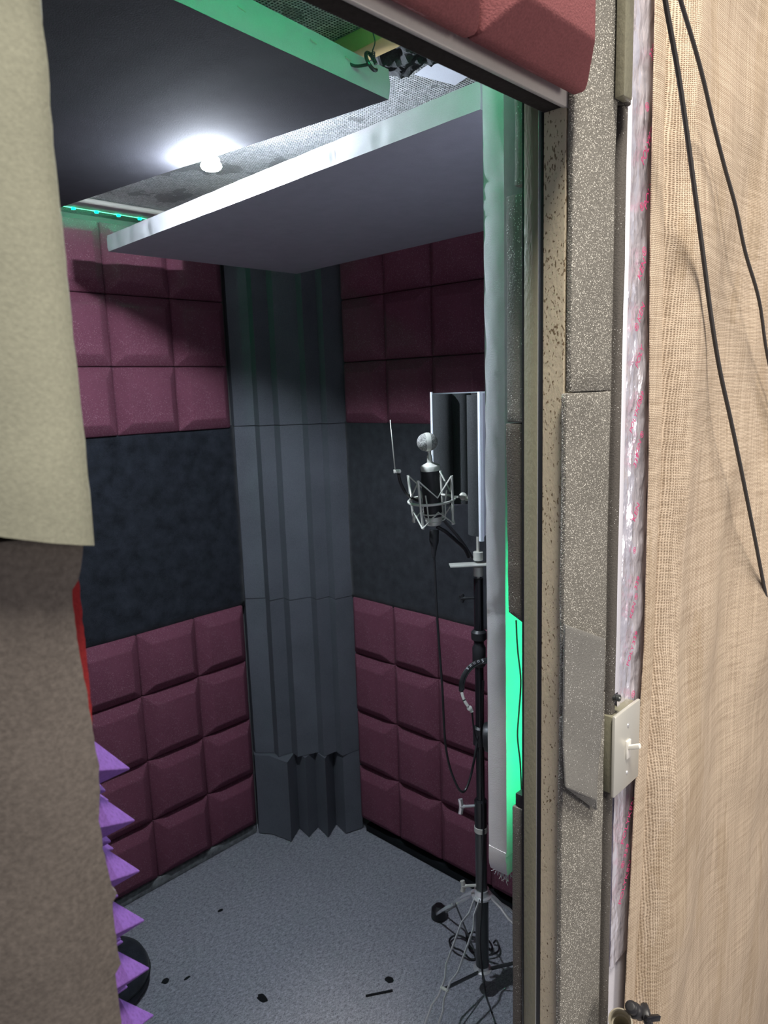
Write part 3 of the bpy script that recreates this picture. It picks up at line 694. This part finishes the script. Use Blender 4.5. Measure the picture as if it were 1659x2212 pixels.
def foamshell(i0, i1, ribs):
    a = []; b = []
    seg = pts[i0:i1]; L = [0]
    for k in range(1, len(seg)): L.append(L[-1]+(seg[k]-seg[k-1]).length)
    N = ribs*10
    for k in range(N+1):
        s = L[-1]*k/N; j = max(i for i in range(len(L)) if L[i] <= s+1e-9); j = min(j, len(seg)-2)
        t = (s-L[j])/(L[j+1]-L[j]); p = seg[j].lerp(seg[j+1], t); n = nrm[i0+j].lerp(nrm[min(i0+j+1, len(nrm)-1)], t)
        a.append(p+n*.0045); b.append(p+n*(.014+.020*abs(math.sin(pi*k/10))**.7))
    return shell(a, b, z0+.006, z1-.003)
foamshell(0, len(pts), 12).build('ribbed_foam', M['foamblack'], rf, smooth=50)
for i, w in ((0, .0055), (len(pts)-1, .010)):
    p = pts[i]+nrm[i]*.002
    MB().tube([p+Vector((0, 0, z0-.003)), p+Vector((0, 0, z1+.003))], .0035 if i == 0 else .0055, 10).build('white_edge', M['almu'], rf)
MB().obox((1.46+.065, 1.075+.01, 1.44), (.065, .01, 0), (0, .012, 0), (0, 0, .004)).build('support_arm', M['steel'], rf)

# ------------------------------------------------------------------ microphone and shock mount
m_top, m_bot = Vector((1.2354, 1.0446, 1.5611)), Vector((1.2501, 1.0440, 1.3929))
ax = (m_top-m_bot).normalized()
mic = thing('microphone', m_bot, 'black and silver condenser microphone with round grille head', 'microphone')
bz = Vector((1.2435, 1.0437, 1.5018)); LB = (bz-m_bot).length
MB().lathe(m_bot, ax, [(0, .0195), (.002, .0205), (LB-.006, .0212), (LB-.004, .0212)], 32).build('body', M['blackplastic'], mic)
MB().lathe(m_bot-ax*.021, ax, [(0, .012), (.002, .0165), (.006, .0175), (.010, .0185), (.0105, .0175), (.012, .0175), (.0125, .0195), (.021, .0195)], 32).build('base_ring', M['nickel'], mic)
MB().lathe(bz-ax*.004, ax, [(0, .0218), (.008, .0222), (.011, .0205), (.015, .0120), (.018, .0065), (.028, .0058), (.032, .0055), (.036, .0036), (.045, .0036)], 32).build('shoulder', M['nickel'], mic)
RB = .0200
view = (Vector((0, 0, 1.68))-m_top).normalized(); side = ax.cross(view).normalized(); ra = (side*.93-view*.22).normalized()
MB().lathe(m_top-ra*.0058, ra, [(0, RB*.93), (.0006, RB*1.02), (.0058, RB*1.05), (.011, RB*1.02), (.0116, RB*.93)], 40).build('centre_band', M['nickel'], mic)
for s in (1, -1):
    gr = MB().lathe(m_top+ra*.004*s, ra*s, [(RB*.96*math.sin(t), RB*.985*math.cos(t)) for t in [pi/2*k/9 for k in range(9)]]+[(RB*.962, .0008)], 32).build('grille', M['grille'] if 'grille' in M else M['nickel'], mic)
# shock mount: zigzag cage
smt = thing('shock_mount', m_bot, 'silver zigzag wire shock mount cage round the microphone', 'shock mount')
cc = Vector((1.2471, 1.0459, 1.4302)); e1 = ax.cross(Vector(view)).normalized(); e2 = ax.cross(e1).normalized()
if e2.dot(view) < 0: e2 = -e2
def cyl(a, r, h): a = math.radians(a); return cc+e1*r*math.cos(a)+e2*r*math.sin(a)+ax*h
RR = .052
MB().tube([cyl(a, RR, 0) for a in range(0, 360, 9)], .0030, 8, closed=True).build('ring', M['nickel'], smt)
N = 4
for k in range(N):
    a0 = 118+k*360/N
    MB().tube([cyl(a0, RR+.003, .056), cyl(a0, RR+.001, 0), cyl(a0, RR-.003, -.055)], .0030, 8).build('post', M['nickel'], smt)
    for h, hi, rr in ((.054, .013, .046), (-.053, -.020, .044)):
        MB().tube([cyl(a0, RR+.001, h), cyl(a0+180/N, rr, hi), cyl(a0+360/N, RR+.001, h)], .0019, 6).build('elastic_cord', M['nickel'], smt)
MB().tube([cyl(a, .0225, -.030) for a in range(0, 360, 15)], .0016, 6, closed=True).build('inner_ring', M['nickel'], smt)
for k in range(3):
    a0 = 230+k*120
    MB().tube(smoothpath([cyl(a0, .036, .018), cyl(a0, .031, -.01), cyl(a0, .028, -.045), cyl(a0, .020, -.050)], 4), .0017, 8).build('inner_arm', M['nickel'], smt)
br0 = cyl(8, RR, .004); br1 = Vector((1.3420, 1.0299, 1.4277))
MB().tube([br0, br1], ((.003, .009)), 8, flat=tuple(ax)).build('bracket', M['nickel'], smt)
MB().lathe(br1-Vector(view)*.004, view, [(0, .009), (.012, .009), (.014, .006)], 18).build('hinge', M['steel'], smt)
MB().tube(smoothpath([br1, (1.3405, 1.0154, 1.4225), (1.3382, 1.0081, 1.4428)], 6), ((.0018, .005)), 8, flat=tuple(view)).build('tightening_lever', M['nickel'], smt)
gn = smoothpath([(1.2600, 1.0420, 1.3671), (1.2792, 1.0335, 1.3542), (1.3161, 1.0321, 1.3263), (1.3581, 1.0402, 1.2989), (1.3856, 1.0490, 1.2721)], 8)
tag(MB().tube(gn, .0042, 10).build('gooseneck', M['blackplastic']), 'black flexible arm from the microphone base to the stand bar', 'flexible arm')

# microphone cable and plug
pg = thing('microphone_cable', m_bot, 'black microphone cable hanging from the microphone in a long loop', 'cable')
pa, pb = Vector((1.2466, 1.0393, 1.3589)), Vector((1.2394, 1.0358, 1.3136))
MB().lathe(pa+(pa-pb).normalized()*.004, pb-pa, [(0, .0100), (.004, .0108), (.030, .0105), (.034, .0085), (.050, .0060), (.062, .0040)], 20).build('plug', M['blackplastic'], pg)
MB().tube(smoothpath([(1.2397, 1.0360, 1.3156), (1.2404, 1.0342, 1.2511), (1.2387, 1.0296, 1.1649), (1.2392, 1.0251, 1.0882), (1.2388, 1.0186, 1.0001), (1.2392, 1.0164, 0.9323), (1.2394, 1.0128, 0.8583), (1.2457, 1.0066, 0.7995), (1.2507, 0.9907, 0.7560), (1.2567, 0.9805, 0.7395), (1.2724, 0.9789, 0.7402), (1.2931, 0.9790, 0.7691), (1.3147, 0.9820, 0.8138), (1.3317, 0.9873, 0.8483)], 8), .0028, 8).build('cord', M['blackplastic'], pg)

# pop filter seen edge on
po = thing('pop_filter', (1.1582, 1.0777, 1.5589), 'thin metal pop filter seen edge on, left of the microphone', 'pop filter')
q0, q1 = Vector((1.1625, 1.0863, 1.6123)), Vector((1.1546, 1.0694, 1.5094)); qc = (q0+q1)/2; qa = (q1-q0).normalized(); qr = (q1-q0).length/2
qn = qa.cross((Vector((0, 0, 1.68))-qc).normalized()).normalized()
MB().lathe(qc-qn*.0006, qn, [(0, qr), (.0012, qr)], 40).build('mesh_disc', M['steel'], po)
MB().tube([qc+qa*qr*math.cos(t)+qa.cross(qn)*qr*math.sin(t) for t in [i*2*pi/40 for i in range(40)]], .0011, 6, closed=True).build('rim', M['steel'], po)
MB().obox((1.1558, 1.0667, 1.5034), qn*.006, qa*.004, qa.cross(qn)*.004).build('bracket', M['steel'], po, bevel=.0008)
MB().lathe(Vector((1.1599, 1.0623, 1.5032)), -qa.cross(qn), [(-.005, .0045), (.005, .0045), (.006, .003)], 14).build('thumb_screw', M['nickel'], po)
MB().tube(smoothpath([(1.1584, 1.0625, 1.4973), (1.1658, 1.0658, 1.4821), (1.1829, 1.0724, 1.4623), (1.2021, 1.0777, 1.4461), (1.2484, 1.0982, 1.4279), (1.3199, 1.1032, 1.3936), (1.3755, 1.0713, 1.3204), (1.4072, 1.0541, 1.2650)], 8), .0036, 8).build('gooseneck', M['blackplastic'], po)

# headphones hanging on the stand
hp = thing('headphones', (1.3139, 0.9754, 0.9639), 'black headphones with printed headband hanging on the stand', 'headphones')
hc = Vector((1.3354, 0.9562, 0.9770)); hv = (Vector((0, 0, 1.68))-hc).normalized(); hx = R.copy(); hy = hx.cross(hv).normalized()*-1
if hy.z < 0: hy = -hy
def HP(a, r, d=0): a = math.radians(a); return hc+hx*r*math.cos(a)+hy*r*math.sin(a)+hv*d
def band(r0, r1, a0, a1, d0, d1, name, mat, n=30):
    m = MB(); vs = []
    for k in range(n+1):
        a = a0+(a1-a0)*k/n
        vs += [HP(a, r0, d0), HP(a, r1, d0), HP(a, r1, d1), HP(a, r0, d1)]
    fs = [(k*4+j, k*4+(j+1) % 4, k*4+4+(j+1) % 4, k*4+4+j) for k in range(n) for j in range(4)]+[(3, 2, 1, 0), (n*4, n*4+1, n*4+2, n*4+3)]
    m.add(vs, fs); m.build(name, M[mat], hp, bevel=.0012, smooth=50)
band(.060, .0705, 10, 186, -.012, .012, 'headband', 'blackplastic')
band(.0572, .060, 20, 184, -.011, .0115, 'headband_pad', 'darkmetal')
for a0, a1 in ((188, 204), (206, 220)): band(.0605, .0675, a0, a1, .008, .0125, 'slider_plate', 'steel', 6)
band(.061, .068, 186, 222, -.008, .008, 'slider', 'blackplastic', 10)
for a in (224,): MB().lathe(HP(a, .0645, .004), hv, [(0, .0062), (.006, .0062), (.007, .0045)], 18).build('hinge', M['nickel'], hp)
MB().tube([HP(226, .064, .006), HP(233, .068, .006)], ((.0028, .0045)), 8, flat=tuple(hv)).build('yoke_arm', M['steel'], hp)
MB().tube(smoothpath([HP(233, .068), (1.2970, 0.9696, 0.8674), (1.3029, 0.9581, 0.8455)], 5), .0022, 8).build('yoke', M['blackplastic'], hp)
MB().lathe(Vector((1.3162, 0.9488, 0.8644))-hx*.006, (hx*.9+hv*.3).normalized(), [(0, .020), (.002, .033), (.012, .036), (.020, .034), (.024, .026)], 28).build('ear_cup', M['blackplastic'], hp)
MB().lathe(Vector((1.3737, 0.9018, 0.9179))-hx*.006, -(hx*.9+hv*.3).normalized(), [(0, .020), (.002, .033), (.012, .036), (.020, .034), (.024, .026)], 28).build('ear_cup', M['blackplastic'], hp)
for i, ch in enumerate('Sonus'):
    a = 101+i*9.0
    p = HP(a, .0653, .0126); tdir = (HP(a+1, .0653)-HP(a, .0653)).normalized()
    text('print', ch, .0115, M['whiteprint'], hp, frame_from(p, tdir, hv))

# ------------------------------------------------------------------ things on the floor
cu = thing('floor_cushion', (.745, 1.885, 0), 'round black cushion on the carpet behind the purple foam', 'cushion')
MB().lathe((.745, 1.885, .001), (0, 0, 1), [(0, .10), (.006, .118), (.03, .128), (.06, .128), (.083, .118), (.092, .10), (.096, .05), (.097, .01)], 48).build('cover', M['felt'], cu, smooth=60)
MB().tube([(.745+.128*math.cos(t), 1.885+.128*math.sin(t), .045) for t in [i*2*pi/48 for i in range(48)]], .003, 6, closed=True).build('piping', M['lint'], cu)
def lint(label, c, rx, ry, seed, h=.004, cat='lint'):
    m = MB(); n = 22; vs = [(c[0], c[1], h)]
    for r in (.6, 1):
        for k in range(n):
            t = 2*pi*k/n; q = 1+.35*nz(math.cos(t), math.sin(t), seed, 1.6)
            vs.append((c[0]+rx*r*q*math.cos(t), c[1]+ry*r*q*math.sin(t), h*(.8 if r < 1 else .1)))
    fs = [(0, 1+k, 1+(k+1) % n) for k in range(n)]+[(1+k, 1+n+k, 1+n+(k+1) % n, 1+(k+1) % n) for k in range(n)]
    return tag(m.add(vs, fs).build('carpet_debris', M['lint'], smooth=60), label, cat)
lint('small black lint scrap on the carpet near the left baseboard', (1.1581, 1.9152, 0.0020), .010, .006, 1)
lint('bean shaped black lint scrap on the carpet, lower middle', (1.0337, 1.5263, 0.0020), .012, .018, 2)
lint('round black lint scrap on the carpet near the black stick', (1.3177, 1.3011, 0.0020), .012, .013, 3)
lint('black lint scrap on the carpet beside the round cushion', (0.8828, 1.7880, 0.0020), .012, .010, 4)
lint('thin black lint scrap on the carpet right of the round cushion', (0.9308, 1.7490, 0.0020), .012, .004, 5)
tag(MB().tube([(1.2306, 1.3103, 0.0040), (1.2946, 1.2669, 0.0040)], .0028, 8).build('stick', M['lint']), 'short black stick lying on the carpet, lower middle', 'stick')
fc = []
for k in range(46):
    t = k*.42; r = .030+.012*math.sin(k*.23)
    fc.append((1.55+r*math.cos(t)+.0012*k, 1.215+r*1.3*math.sin(t)-.0014*k, .006+.0045*(k % 9)/2+.003*math.sin(k)))
tag(MB().tube(smoothpath(fc, 4), .0030, 6).build('coiled_cable', M['rubber']), 'loosely coiled black cable on the carpet behind the stand', 'cable')
